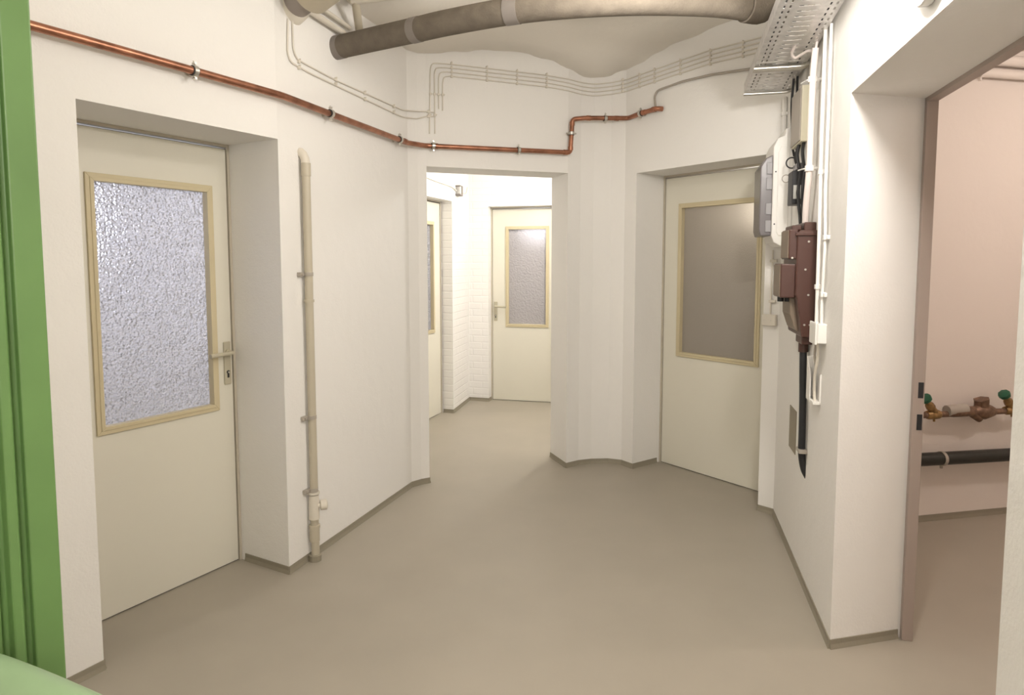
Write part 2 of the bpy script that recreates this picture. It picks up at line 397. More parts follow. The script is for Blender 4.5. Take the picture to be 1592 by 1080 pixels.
# WN.n points back into the hall; the frame wraps the rear edge of the opening
mb.prism(fr_poly(-.008, .024, -.035, .004), 0, 2.06)
mb.prism(fr_poly(WN.len - .024, WN.len, -.035, .004), 0, 2.06)
mb.prism(fr_poly(-.008, WN.len, -.035, .004), 2.045, 2.07)
build(mb, 'door_frame', 'sideframe', r, bevel=.002)
for z0 in (.952, .83):
    build(MB().prism(fr_poly(.0241, .0255, -.030, -.012), z0, z0 + .06), 'strike_slot', 'black', r, label='black slot in steel frame')

# ---------------------------------------------------------------- copper pipe on the left and back walls
def clamp(W, s, z, o, r, axis, parent, name='pipe_clamp'):
    """two-piece clamp ring with rubber inlay, ear screws and wall stud"""
    c = Vector(W.P(s, z, o)); ax = Vector(axis).normalized()
    u3 = Vector((W.n.x, W.n.y, 0)); v3 = ax.cross(u3).normalized()
    mb = MB().tube([c - ax * .009, c + ax * .009], r + .006, 20)
    ears = [c + v3 * (r + .013), c - v3 * (r + .013)]
    for e_ in ears:
        mb.tube([e_ - u3 * .007, e_ + u3 * .010], .0055, 8); mb.tube([e_ - v3 * .009, e_ + v3 * .006], .0045, 8)
    mb.tube([c - u3 * r, Vector(W.P(s, z, 0)) + (c - Vector(W.P(s, z, o))) * 0], .005, 8)
    mb.tube([Vector(W.P(s, z, -.002)), Vector(W.P(s, z, .004))], .012, 12)
    k = build(mb, name, 'clampsteel', parent, label='zinc clamp')
    mb = MB().tube([c - ax * .012, c + ax * .012], r + .0035, 20)
    build(mb, 'rubber_inlay', 'rubber', k)
RC = .0155; off = .045
cr = root('copper_pipe', W2.P(.5, 2.19, off), 'long copper pipe clamped across left and back walls, stepping up near the right', 'pipe')
zc = 2.192
main = [WA.P(-2.2, zc + .004, off), WA.P(0, zc + .006, off), WA.P(WA.len - .012, zc, off), W2.P(1.20, zc - .002, off), WC.P(-.02, 2.197, off), WC.P(.985, 2.207, off), WC.P(1.0, 2.43, off),
        WD.P(.10, 2.441, off), WD.P(WD.len + .0, 2.452, off), WG.P(.06, 2.455, off), WG.P(.215, 2.462, off), WG.P(.23, 2.462, .01)]
build(MB().tube(smooth_path(main, .022, 5), RC, 16), 'pipe_run', 'copper', cr)
def sleeve(p, q, r=RC + .0025): build(MB().tube([p, q], r, 16), 'pipe_fitting', 'copper', cr)
for W, s, z in ((W2, 1.17, zc), (WC, .05, 2.198), (WC, .95, 2.207), (WD, .13, 2.442), (WD, .33, 2.448), (WG, .10, 2.457), (WG, .19, 2.461)):
    sleeve(W.P(s - .014, z, off), W.P(s + .014, z, off))
for z in (2.235, 2.40): sleeve((WC.P(.985 + (z - 2.207) / .223 * .015, z - .012, off)), (WC.P(.985 + (z - 2.207) / .223 * .015, z + .012, off)))
AX = lambda W: (W.u.x, W.u.y, 0)
for W, s, z in ((WA, -.75, zc), (WA, .42, zc + .003), (W2, .36, zc), (W2, 1.10, zc), (WC, .035, 2.198), (WC, .612, 2.203), (WD, .25, 2.444), (WG, .07, 2.4555)):
    clamp(W, s, z, off, RC, AX(W), cr)
clamp(WC, .993, 2.335, off, RC, (0, 0, 1), cr)

# ---------------------------------------------------------------- painted pipe rising from the floor beside the left door
pr_ = root('standpipe', W2.P(.165, 0, .03), 'beige painted pipe rising from floor beside left door', 'pipe')
sx = .165
build(MB().tube([W2.P(sx + .004, 0, .03), W2.P(sx, 1.92, .03)], .0195, 18), 'pipe_run', 'drainpipe', pr_)
build(MB().tube([W2.P(sx, 1.865, .03), W2.P(sx, 1.925, .03)], .0225, 18), 'pipe_socket', 'drainpipe', pr_)
build(MB().tube([W2.P(sx, 1.915, .03), W2.P(sx, 1.945, .026), W2.P(sx, 1.965, .016), W2.P(sx, 1.978, .002), W2.P(sx, 1.98, -.012)], [.0205, .0205, .021, .021, .02], 18), 'pipe_elbow', 'paintpipe', pr_)
build(MB().tube([W2.P(sx, 1.272, .03), W2.P(sx, 1.284, .03)], .0245, 18), 'pipe_collar', 'drainpipe', pr_)
build(MB().tube([W2.P(sx, .10, .03), W2.P(sx, .17, .03)], .0245, 18).tube([W2.P(sx, .165, .03), W2.P(sx, .18, .03)], .027, 18), 'pipe_socket', 'drainpipe', pr_)
build(MB().tube([W2.P(sx, 0, .03), W2.P(sx, .03, .03)], .03, 18), 'pipe_foot', 'skirt', pr_)
for z in (1.405, .715, .355):
    mb = MB().tube([W2.P(sx, z - .009, .03), W2.P(sx, z + .009, .03)], .0225, 18)
    mb.wbox(W2, sx - .05, sx - .018, z - .009, z + .009, .002, .022); mb.tube([W2.P(sx - .04, z, .02), W2.P(sx - .04, z, .028)], .006, 8)
    build(mb, 'pipe_bracket', 'conduit', pr_, bevel=.001)
# cleaning valve
mb = MB().tube([W2.P(sx, .21, .03), W2.P(sx, .33, .03)], [.026, .024], 18); mb.tube([W2.P(sx, .335, .03), W2.P(sx, .345, .03)], .029, 18)
vb = build(mb, 'valve_body', 'paintpipe', pr_)
q0 = Vector(W2.P(sx, .275, .04)); qd = Vector((W2.n.x + W2.u.x * .9, W2.n.y + W2.u.y * .9, .05)).normalized()
build(MB().tube([q0, q0 + qd * .02, q0 + qd * .022, q0 + qd * .05, q0 + qd * .056], [.014, .014, .026, .027, .018], 10), 'valve_cap', 'paintpipe', vb)

# ---------------------------------------------------------------- thin painted cables on plaster
def cable(name, segs, r, label, m='cable', group='painted cables clipped along the walls', cat='cable', rad=.04):
    pts = smooth_path(segs, rad, 5)
    build(MB().tube(pts, r, 8), name, m, origin=pts[0], label=label, cat=cat, group=group)
rc = .0042; oc = .006
p1 = [(0.09, 2.56), (0.08, 2.407), (0.103, 2.372), (.252, 2.361), (1.212, 2.350)]
p2 = [(0.123, 2.56), (0.124, 2.437), (0.15, 2.398), (.253, 2.393), (0.476, 2.385), (1.22, 2.392)]
q1c = [(.02, 2.28), (.029, 2.673), (.038, 2.720), (.09, 2.724), (.168, 2.726), (.826, 2.716), (WC.len - .01, 2.705)]
q2c = [(.056, 2.282), (.056, 2.66), (.066, 2.694), (.117, 2.701), (.168, 2.702), (.826, 2.692), (WC.len - .01, 2.680)]
q3c = [(.082, 2.44), (.082, 2.627), (.09, 2.668), (.134, 2.676), (.168, 2.676), (.826, 2.666), (WC.len - .01, 2.654)]
q4c = [(.108, 2.431), (.108, 2.60), (.116, 2.642), (.15, 2.650), (.167, 2.651), (.826, 2.640), (WC.len - .01, 2.628)]
cable('wall_cable', [W2.P(s, z, oc) for s, z in p1] + [(-.600 + .004, 4.355, 2.365), WC.P(.0, 2.388, oc), WC.P(.05, 2.390, oc)], rc, 'lower of the two painted cables curving down the left wall', cat='cable')
cable('wall_cable', [W2.P(s, z, oc) for s, z in p2] + [(-.600 + .004, 4.355, 2.412), WC.P(.0, 2.418, oc), WC.P(.05, 2.416, oc)], rc, 'upper of the two painted cables curving down the left wall')
ordn = ['topmost', 'second from top', 'third from top', 'lowest']
for k, qc in enumerate((q1c, q2c, q3c, q4c)):
    dz = -.0265 * k
    pts = [WC.P(s, z, oc) for s, z in qc]
    pts += [(.48 + .003, 4.79 - .006, 2.70 + dz), (D2[0], D2[1] - .007, 2.697 + dz), (.70, 4.835 - .007, 2.712 + dz), (D3[0] - .001, D3[1] - .008, 2.720 + dz),
            WG.P(0, 2.724 + dz, oc), WG.P(.37, 2.738 + dz, oc), WG.P(.60, 2.745 + dz, oc), WG.P(1.0, 2.728 + dz, oc)]
    cable('wall_cable', pts, rc, ordn[k] + ' of the four parallel painted cables on the back wall')
def clip(W, s, z0, z1, label, vertical=False):
    mb = MB()
    n = max(2, round(abs(z1 - z0) / .027) + 1)
    for k in range(n):
        t = z0 + (z1 - z0) * k / (n - 1)
        P = (lambda a, b, o: W.P(a, b, o)) if not vertical else (lambda a, b, o: W.P(b - vertical_z + 0, a, o))
        if vertical:
            mb.wbox(W, t - .008, t + .008, s - .007, s + .007, 0, oc * 2); mb.tube([W.P(t + .0095, s, .002), W.P(t + .0095, s, .017)], .003, 8)
        else:
            mb.wbox(W, s - .007, s + .007, t - .008, t + .008, 0, oc * 2); mb.tube([W.P(s, t + .0095, .002), W.P(s, t + .0095, .017)], .003, 8)
    build(mb, 'cable_clip', 'paintpipe', origin=(W.P(s, z0, 0) if not vertical else W.P(z0, s, 0)), bevel=.0015, label=label, cat='cable clip', group='cable clips on the plaster')
on = ['first', 'second', 'third', 'fourth', 'fifth', 'sixth', 'seventh', 'eighth', 'ninth', 'tenth', 'eleventh', 'twelfth']
for k, s in enumerate((.165, .475, .764, 1.103)):
    clip(W2, s, 2.364 - .01 * (k > 1), 2.392 - .004 * (k > 0), 'painted cable clip on two-cable run, %s from the upper left' % on[k])
clip(WC, .012, 2.389, 2.417, 'painted cable clip on two-cable run, just left of the vertical cables')
clip(WC, 2.53, .028, .108, 'painted clip across the four vertical cables above the opening', vertical=True)
clip(WC, 2.40, .022, .056, 'painted clip where two vertical cables cross the two-cable run', vertical=True)
cl = [(WC, .168, 2.651), (WC, .405, 2.6475), (WC, .614, 2.6435), (WC, .826, 2.640), (WD, .06, 2.623), (WD, .385, 2.640), (WG, .02, 2.646), (WG, .155, 2.650), (WG, .37, 2.657), (WG, .60, 2.662), (WG, .83, 2.653)]
for k, (W, s, z) in enumerate(cl):
    if W is WD and s < .3: continue
    clip(W, s, z, z + .079, 'painted cable clip on four-cable run, %s from its left end' % on[k])
# taupe conduit from the copper pipe end to the tray
cable('flexible_conduit', [WG.P(.19, 2.47, .03), WG.P(.166, 2.553, .015), WG.P(.186, 2.586, .014), WG.P(.25, 2.592, .013), WG.P(.39, 2.602, .012), WG.P(.61, 2.596, .012), WG.P(.98, 2.56, .012)], .0075,
      'taupe conduit curving from copper pipe end towards the cable tray', 'conduit', group=None, cat='conduit', rad=.03)

# ---------------------------------------------------------------- insulated pipes under the ceiling
r = root('insulated_pipe', (0, 2.98, 2.55), 'long dark grey foam-wrapped pipe under the ceiling', 'insulated pipe')
zf = 2.55
base = [(-1.02, 3.50, zf - .01), (-.93, 3.56, zf), (-.70, 3.42, zf), (-.471, 3.285, zf), (-.28, 3.17, zf), (.011, 3.03, zf), (.28, 2.955, zf), (.55, 2.925, zf), (.83, 2.94, zf), (1.0, 2.985, zf)]
def catm(pts, n=6):
    P_ = [Vector(p) for p in pts]; P_ = [P_[0] * 2 - P_[1]] + P_ + [P_[-1] * 2 - P_[-2]]; out = []
    for i in range(1, len(P_) - 2):
        for k in range(n):
            t = k / n; a, b, c, d = P_[i - 1:i + 3]
            out.append(.5 * ((2 * b) + (c - a) * t + (2 * a - 5 * b + 4 * c - d) * t * t + (3 * b - a - 3 * c + d) * t ** 3))
    out.append(P_[-2]); return out
fp = catm(base[1:], 8)
RF = .056
build(MB().tube(fp, RF, 28), 'foam_sleeve', 'foam', r)
build(MB().tube([(-1.03, 3.62, zf), (-.96, 3.578, zf), (-.93, 3.56, zf)], [RF - .004, RF - .002, RF - .002], 28), 'foam_end', 'foam', r)
for k in (1, 16, 31):
    k = min(k, len(fp) - 3)
    build(MB().tube([fp[k], fp[k + 1], fp[k + 1] * .4 + fp[k + 2] * .6], RF + .0018, 28), 'joint_tape', 'tape', r, label='paler grey tape band')
el = smooth_path([(1.0, 2.985, zf), (1.09, 3.02, zf), (1.12, 3.03, 2.98)], .08, 6)
build(MB().tube(el, RF + .008, 24), 'elbow_cover', 'foam', r, label='dark grey foam elbow')

r = root('ventilation_duct', W2.P(.17, 2.62, 0), 'thick beige wrapped duct leaving the left wall near ceiling', 'duct')
d0 = Vector(W2.P(.16, 2.625, -.05)); dd = Vector((.70, -.62, .16)).normalized()
def onp(t): return d0 + dd * t
build(MB().tube([onp(0.02), onp(.22)], .066, 28), 'duct_collar', 'greyduct', r, label='grey duct section at the wall')
build(MB().tube([onp(.02), onp(.075), onp(.088)], [.080, .077, .067], 28), 'plaster_rim', 'paintpipe', r, label='white painted rim round the duct')
build(MB().tube([onp(.20), onp(.205), onp(1.6)], [.09, .098, .1], 32), 'duct_wrap', 'duct', r)

r = root('heating_pipes', W2.P(.3, 2.6, 0), 'pair of thin beige pipes running under the thick duct', 'pipe')
z1 = 2.625
lineA = [W2.P(-.35, z1 + .03, .03), W2.P(.60, z1, .03), W2.P(.66, z1 + .02, .045), (-.77, 3.44, 2.76), (-.2, 3.30, 2.79), (.3, 3.1, 2.81)]
build(MB().tube(smooth_path(lineA[:3] , .02), .0145, 14), 'pipe_run', 'paintpipe', r)
build(MB().tube([W2.P(-.35, z1 + .085, .03), W2.P(.58, z1 + .05, .03)], .011, 14), 'pipe_run', 'paintpipe', r)
build(MB().tube([Vector(lineA[2]) - Vector((0, 0, .03)), lineA[2], (-.775, 3.46, 2.745), (-.765, 3.44, 2.775)], [.017, .02, .021, .02], 14), 'pipe_riser', 'duct', r)
build(MB().tube(smooth_path([(-.79, 3.46, 2.755), (-.2, 3.32, 2.775), (.5, 3.1, 2.79)], .1), .024, 16), 'pipe_run', 'paintpipe', r)

# ---------------------------------------------------------------- cable tray
r = root('cable_tray', WR.P(1.0, 2.36, .13), 'galvanised perforated cable tray along the right wall under ceiling', 'cable tray')
def tz(s): return 2.362 + .045 * (s - .2)
oo_ = [.015, .03, .037, .052, .059, .09, .165, .193, .200, .215, .222, .24]
hole_c = {1: 1, 3: 1, 5: 2, 7: 1, 9: 1}
ss = []; sk = []
pitch = .05; s = .17
while s < 2.7:
    for a, kd in ((0, 0), (.012, 1), (.02, 2), (.03, 1), (.038, 0)): ss.append(s + a); sk.append(kd)
    s += pitch
ss.append(s)
mb = MB(); vs = [WR.P(a, tz(a), o) for a in ss for o in oo_]; nO = len(oo_); fs = []
for i in range(len(ss) - 1):
    for j in range(nO - 1):
        h = hole_c.get(j)
        if (h == 1 and sk[i] in (1, 2)) or (h == 2 and sk[i] == 2): continue
        fs.append((i * nO + j, i * nO + j + 1, (i + 1) * nO + j + 1, (i + 1) * nO + j))
mb.add(vs, fs)
o = build(mb, 'tray_base', 'galv', r)
sol = o.modifiers.new('solidify', 'SOLIDIFY'); sol.thickness = .0015
mb = MB()
for oa in (.014, .24):
    P = WR.P
    mb.hexa([P(.17, tz(.17), oa), P(2.7, tz(2.7), oa), P(2.7, tz(2.7), oa + .0015), P(.17, tz(.17), oa + .0015), P(.17, tz(.17) + .05, oa), P(2.7, tz(2.7) + .05, oa), P(2.7, tz(2.7) + .05, oa + .0015), P(.17, tz(.17) + .05, oa + .0015)])
build(mb, 'tray_side', 'galv', r)
def bracket(s, double):
    mb = MB(); z = tz(s) - .003
    for k in range(2 if double else 1):
        ds = k * .035
        path = smooth_path([WR.P(s + ds, z - .011, .247), WR.P(s + ds, z - .011, .03), WR.P(s + ds, z + .004, .0)], .02)
        mb.tube(path, .0095, 12)
    mb.wbox(WR, s - .012, s + (.047 if double else .012), z - .06, z + .04, 0, .006)
    build(mb, 'support_bracket', 'clampsteel', r, label='shiny bracket rail under tray')
bracket(.215, False); bracket(.60, True); bracket(1.6, True)
mb = MB().tube(smooth_path([WR.P(.95, tz(.95) + .02, .10), WR.P(.80, tz(.8) - .012, .11), WR.P(.77, tz(.8) - .025, .09), WR.P(.86, tz(.86) - .02, .05), WR.P(.90, tz(.86) - .04, .03), WR.P(.9, tz(.9) + .03, .02)], .02), .006, 10)
for k, (oc_, rr_, mm_) in enumerate(((.05, .010, 'black'), (.085, .008, 'conduit'), (.115, .012, 'cable'), (.15, .009, 'black'), (.19, .011, 'conduit'), (.215, .007, 'black'))):
    pts_ = [WR.P(.19 + .03 * (k % 3) + .36 * j, tz(.19 + .36 * j) + rr_ + .002, oc_ + .006 * math.sin(k * 2 + j)) for j in range(7)]
    build(MB().tube(catm(pts_, 4), rr_, 8), 'tray_cable', mm_, origin=pts_[0], label='cable lying in the perforated tray, %s from the wall' % ['first', 'second', 'third', 'fourth', 'fifth', 'sixth'][k], cat='cable', group='cables lying in the cable tray')
build(mb, 'loose_cable', 'pinkpipe', origin=WR.P(.85, 2.38, .08), label='pinkish cable looping out of the cable tray', cat='cable')

# ---------------------------------------------------------------- bulkhead lamp above the side opening
r = root('wall_lamp', WR.P(2.14, 2.24, 0), 'glowing bulkhead lamp above the side opening, top right', 'lamp')
Lw = 2.15
mb = MB().oprism(WR, [(Lw + .11 * math.cos(a), 2.22 + .125 * math.sin(a)) for a in [2 * math.pi * k / 24 for k in range(24)]], 0, .03)
build(mb, 'lamp_base', 'white', r, bevel=.006)
c = Vector(WR.P(Lw, 2.24, .03)); n3 = Vector((WR.n.x, WR.n.y, 0))
build(MB().tube([c, c + n3 * .03, c + n3 * .075, c + n3 * .105, c + n3 * .118], [.055, .062, .058, .042, .015], 20), 'glass_dome', 'glow', r, label='glowing opal glass')

# ---------------------------------------------------------------- electrical gear on the right wall
# meter cabinet
r = root('meter_cabinet', WR.P(.15, 1.56, 0), 'white fuse cabinet with shade-darkened smoked grey cover on right wall', 'fuse box')
mb = MB().sprism(WR, [(0, 1.545), (.05, 1.545), (.085, 1.565), (.098, 1.60), (.098, 2.06), (.08, 2.10), (.045, 2.115), (.040, 2.15), (0, 2.155)], .0, .29)
cab = build(mb, 'cabinet_body', 'white', r, bevel=.005)
mb = MB().sprism(WR, [(.02, 1.60), (.065, 1.60), (.075, 1.62), (.075, 2.03), (.06, 2.06), (.02, 2.06)], .29, .296)
build(mb, 'side_panel', 'white', r, bevel=.004)
mb = MB().sprism(WR, [(.096, 1.60), (.150, 1.60), (.158, 1.63), (.158, 1.96), (.130, 2.005), (.096, 2.02)], .03, .275)
cov = build(mb, 'hinged_cover', 'greycover', r, bevel=.006, label='smoked grey plastic cover darkened as in shade')
for z in (1.65, 1.74, 1.87, 1.95):
    build(MB().wbox(WR, .274, .283, z - .03, z + .03, .10, .128), 'cover_latch', 'latch', cov, bevel=.002)
for z in (1.66, 1.93):
    build(MB().tube([WR.P(.290, z, .085), WR.P(.2925, z, .085)], .004, 8), 'screw_head', 'black', cab)
# cream wiring box
r = root('wiring_box', WR.P(.54, 2.02, 0), 'narrow cream wiring box above the black device', 'junction box')
build(MB().wbox(WR, .42, .66, 2.02, 2.275, 0, .034), 'box_body', 'cream', r, bevel=.003)
build(MB().wbox(WR, .425, .655, 2.025, 2.27, .034, .040), 'box_lid', 'conduit', r, bevel=.002)  # taupe plate paints in the shade on the front of the cream box
# black device with label below it
r = root('control_device', WR.P(.52, 1.70, 0), 'small black device with pale label above brown meter box', 'electrical device')
build(MB().wbox(WR, .44, .56, 1.74, 1.90, 0, .048), 'device_body', 'black', r, bevel=.004)
build(MB().wbox(WR, .56, .562, 1.765, 1.83, .006, .042), 'device_label', 'label', r, label='pale grey label')
build(MB().wbox(WR, .46, .565, 1.905, 1.935, .0, .03), 'terminal_block', 'greycover', r, bevel=.002)
# brown bakelite service box
r = root('service_box', WR.P(.8, 1.1, 0), 'dark brown bakelite service box with stepped covers', 'service box')
body = MB().sprism(WR, [(0, 1.135), (.052, 1.135), (.06, 1.20), (.075, 1.30), (.082, 1.32), (.082, 1.585), (.07, 1.60), (0, 1.60)], .60, .93)
bb = build(body, 'box_body', 'brown', r, bevel=.006)
build(MB().wbox(WR, .66, .90, 1.597, 1.635, 0, .05), 'top_cap', 'brown', r, bevel=.005)
build(MB().wbox(WR, .59, .94, 1.575, 1.590, 0, .088), 'rim', 'brown', bb, bevel=.003)
build(MB().wbox(WR, .72, .915, 1.475, 1.605, .075, .112).wbox(WR, .735, .90, 1.60, 1.622, .06, .10), 'upper_module', 'brown', r, bevel=.005)
build(MB().wbox(WR, .725, .91, 1.48, 1.60, .112, .1155), 'upper_module_front', 'browntaupe', r, bevel=.002, label='front tinted taupe for glancing light')
build(MB().wbox(WR, .72, .90, 1.305, 1.455, .078, .140), 'lower_module', 'brown', r, bevel=.005)
build(MB().wbox(WR, .725, .895, 1.31, 1.45, .140, .1435), 'lower_module_front', 'browntaupe', r, bevel=.002, label='front tinted taupe for glancing light')
for k, oo2 in enumerate((.095, .125)):
    build(MB().tube([WR.P(.82, 1.285, oo2), WR.P(.82, 1.31, oo2)], .014, 12), 'cable_gland', 'black', r)
build(MB().sprism(WR, [(.05, 1.15), (.068, 1.165), (.09, 1.23), (.092, 1.305), (.06, 1.305)], .66, .86), 'lower_cover', 'browntaupe', r, bevel=.004)
for z, oo2 in ((1.55, .035), (1.43, .045), (1.19, .02), (1.19, .042), (1.32, .03), (1.48, .1)):
    build(MB().tube([WR.P(.93, z, oo2), WR.P(.934, z, oo2)], .0045, 10), 'screw_head', 'clampsteel', bb)
build(MB().wbox(WR, .76, .90, 1.10, 1.14, 0, .045), 'outlet_neck', 'brown', r, bevel=.004)
build(MB().tube([WR.P(.83, 1.06, .024), WR.P(.83, 1.10, .024)], .021, 14), 'outlet_gland', 'brown', r)
# black supply cable below
pts = [WR.P(.83, 1.085, .024), WR.P(.835, .95, .022), WR.P(.84, .85, .020), WR.P(.85, .70, .020), WR.P(.845, .60, .018), WR.P(.84, .53, .006), WR.P(.84, .49, -.012)]
build(MB().tube(catm(pts, 5), .0155, 14), 'supply_cable', 'black', origin=pts[0], label='thick black cable running down from brown service box', cat='cable')
build(MB().wbox(WR, .81, .88, .605, .622, .0, .037), 'supply_cable_clip', 'conduit', origin=WR.P(.845, .61, 0), bevel=.003, label='beige clip holding the thick black cable low on the wall', cat='cable clip')
# black cables bundle
def curve_cable(name, pts, r_, m, label, group=None, cat='cable'):
    pp = catm(pts, 6); build(MB().tube(pp, r_, 10), name, m, origin=pts[0], label=label, cat=cat, group=group)
curve_cable('black_cable', [WR.P(.40, 2.37, .03), WR.P(.36, 2.26, .03), WR.P(.33, 2.15, .02), WR.P(.36, 2.05, .02), WR.P(.42, 1.99, .02)], .006, 'black', 'leftmost black cable arching down from the tray', 'black cables on the right wall')
curve_cable('black_cable', [WR.P(.44, 2.37, .02), WR.P(.39, 2.28, .012), WR.P(.36, 2.16, .012), WR.P(.40, 2.06, .012), WR.P(.45, 2.0, .012)], .006, 'black', 'second black cable arching down from the tray', 'black cables on the right wall')
for k, (a, o_, lab) in enumerate(((.50, .012, 'black cable dropping from cream box, nearest the grey cabinet'), (.56, .020, 'middle black cable dropping from cream box'), (.62, .012, 'black cable dropping from cream box, nearest the white pipe'))):
    curve_cable('black_cable', [WR.P(a, 2.03, o_), WR.P(a - .03 * (1 - k), 1.97, o_ + .01), WR.P(a + .03, 1.88, o_), WR.P(a + .06, 1.80, o_ + .01), WR.P(a + .10 - .02 * k, 1.70, o_ + .006), WR.P(a + .16, 1.61, .02)], .0075, 'black', lab, 'black cables on the right wall')
b1 = Vector(WR.P(.42, 1.955, .03)); build(MB().ring(b1, (WR.u.x, WR.u.y, 0), .026, .0035), 'cable_loop', 'black', origin=b1, label='black cable loop below the cream box', cat='cable')
b1 = Vector(WR.P(.36, 1.885, .045)); build(MB().ring(b1, (WR.u.x, WR.u.y, 0), .019, .0022), 'wire_loop', 'conduit', origin=b1, label='thin grey wire loop beside the black device', cat='wire')
# white pipe into the brown box
pts = [WR.P(.93, 2.36, .035), WR.P(.90, 2.25, .035), WR.P(.89, 2.05, .035), WR.P(.885, 1.86, .035), WR.P(.84, 1.72, .034), WR.P(.81, 1.63, .03)]
r = root('riser_pipe', pts[-1], 'pinkish white pipe dropping from tray into brown service box', 'pipe')
build(MB().tube(catm(pts, 6), .0135, 14), 'pipe_run', 'pinkpipe', r)
for z in (2.24, 1.865):
    c = Vector(WR.P(.89, z, .035))
    mb = MB().tube([c - Vector((0, 0, .012)), c + Vector((0, 0, .012))], .019, 16); mb.tube([c, WR.P(.89, z, .0)], .007, 8); mb.tube([WR.P(.885, z, .055), WR.P(.83, z, .07)], .003, 6)
    build(mb, 'pipe_clamp', 'white', r)
# conduits near the corner
def runpipe(name, pts, rr, m, label, clips=(), W=WR, cat='conduit', group=None):
    r = root(name, pts[-1], label, cat, group)
    build(MB().tube(smooth_path(pts, .03), rr, 12), 'conduit_run', m, r)
    for (s, z, o) in clips:
        mb = MB().wbox(W, s - .014, s + .014, z - .010, z + .010, 0, o + rr + .003); mb.wbox(W, s + .010, s + .03, z - .008, z + .008, 0, .012)
        build(mb, 'conduit_clip', 'white', r, bevel=.002)
runpipe('white_conduit', [WR.P(1.03, 2.40, .018), WR.P(1.03, 1.95, .018), WR.P(1.05, 1.60, .018), WR.P(1.06, 1.20, .018)], .0085, 'white', 'thick white conduit dropping past the brown box to small white box', [(1.035, 1.83, .018), (1.055, 1.36, .018)])
runpipe('white_conduit', [WR.P(1.10, 2.40, .012), WR.P(1.10, 1.75, .012), WR.P(1.13, 1.55, .012), WR.P(1.11, 1.30, .012), WR.P(1.12, 1.20, .012)], .006, 'white', 'thin white conduit nearest the corner, beside the thick one', [(1.13, 1.56, .012), (1.115, 1.33, .012)])
runpipe('corner_conduit', [WR.P(.045, 2.36, .014), WR.P(.045, 2.15, .014)], .0135, 'white', 'short white conduit above the fuse cabinet at the corner', [(.045, 2.27, .014)])
# small white junction box and cut trunking
r = root('junction_box', WR.P(1.11, 1.13, 0), 'small white junction box below the white conduits', 'junction box')
build(MB().wbox(WR, 1.06, 1.165, 1.135, 1.215, 0, .036), 'box_body', 'white', r, bevel=.004)
build(MB().wbox(WR, 1.055, 1.17, 1.13, 1.22, .036, .045), 'box_lid', 'white', r, bevel=.004)
r = root('cable_trunking', WR.P(1.0, .87, 0), 'open cut piece of white trunking under the small white box', 'trunking')
mb = MB().wbox(WR, .96, 1.10, .875, .885, 0, .030).wbox(WR, 1.094, 1.10, .875, 1.0, .0, .006)
mb.oprism(WR, [(.96, .875), (1.0, .875), (1.0, 1.03), (.96, 1.07)], 0, .004); mb.wbox(WR, .96, .966, .875, 1.06, 0, .030); mb.oprism(WR, [(.96, .875), (1.035, .875), (1.03, .99), (.96, 1.06)], .027, .031)
build(mb, 'channel', 'white', r, bevel=.001)
curve_cable('white_cable', [WR.P(1.10, 1.14, .02), WR.P(1.10, 1.07, .018), WR.P(1.07, 1.0, .02), WR.P(1.05, .93, .016), WR.P(1.06, .88, .014)], .006, 'paintpipe', 'right white cable hanging from small white box into trunking', 'white cables below the small white box')
curve_cable('white_cable', [WR.P(1.075, 1.14, .02), WR.P(1.06, 1.08, .022), WR.P(1.06, 1.03, .016), WR.P(1.03, .95, .014), WR.P(1.03, .88, .014)], .005, 'conduit', 'left taupe cable hanging from small white box into trunking', 'white cables below the small white box')
# flush plate
build(MB().wbox(WR, .43, .605, .525, .738, -.002, .003), 'access_plate', 'panel', origin=WR.P(.52, .525, 0), bevel=.001, label='flat taupe plate low on the right wall', cat='wall plate')
# socket on the short pier beside door_2
WQ = Wall(J, J2)
r = root('wall_socket', WQ.P(.045, 1.10, 0), 'beige surface box on the pier beside right door', 'socket')
build(MB().wbox(WQ, .002, .088, 1.10, 1.165, 0, .03), 'box_body', 'cable', r, bevel=.006)
for s in (.02, .06): build(MB().tube([WQ.P(s, 1.132, .03), WQ.P(s, 1.132, .032)], .003, 8), 'screw_head', 'clampsteel', r)
runpipe('thin_conduit', [WQ.P(.05, 1.53, .008), WQ.P(.045, 1.165, .008)], .0045, 'cable', 'thin beige conduit running up from the beige surface box', [], W=WQ)
for z in (1.47, 1.24): build(MB().wbox(WQ, .035, .075, z - .008, z + .008, 0, .014), 'conduit_clip', 'cable', origin=WQ.P(.05, z, 0), bevel=.002, label='%s clip on the thin beige conduit above the surface box' % ('upper' if z > 1.3 else 'lower'), cat='cable clip', group='clips on the thin conduit')

# ---------------------------------------------------------------- passage: junction box and cable
r = root('junction_box', WB.P(.17, 2.11, 0), 'small grey junction box high on the passage wall', 'junction box')
build(MB().wbox(WB, .12, .225, 2.105, 2.205, 0, .05), 'box_body', 'tape', r, bevel=.006)
build(MB().wbox(WB, .12, .135, 2.12, 2.19, .0, .055), 'box_lid', 'white', r, bevel=.003)
curve_cable('passage_cable', [WL.P(.05, 2.20, .008), WL.P(.3, 2.195, .008), WL.P(.5, 2.185, .008), WL.P(.80, 2.175, .008), WB.P(.02, 2.165, .012), WB.P(.13, 2.15, .012)], .006, 'cable', 'white cable sloping to grey junction box in passage')
curve_cable('passage_cable', [WB.P(.22, 2.15, .012), WB.P(.35, 2.15, .010), WB.P(.5, 2.165, .008), WB.P(.55, 2.23, .008)], .004, 'cable', 'short white cable right of grey junction box in passage')

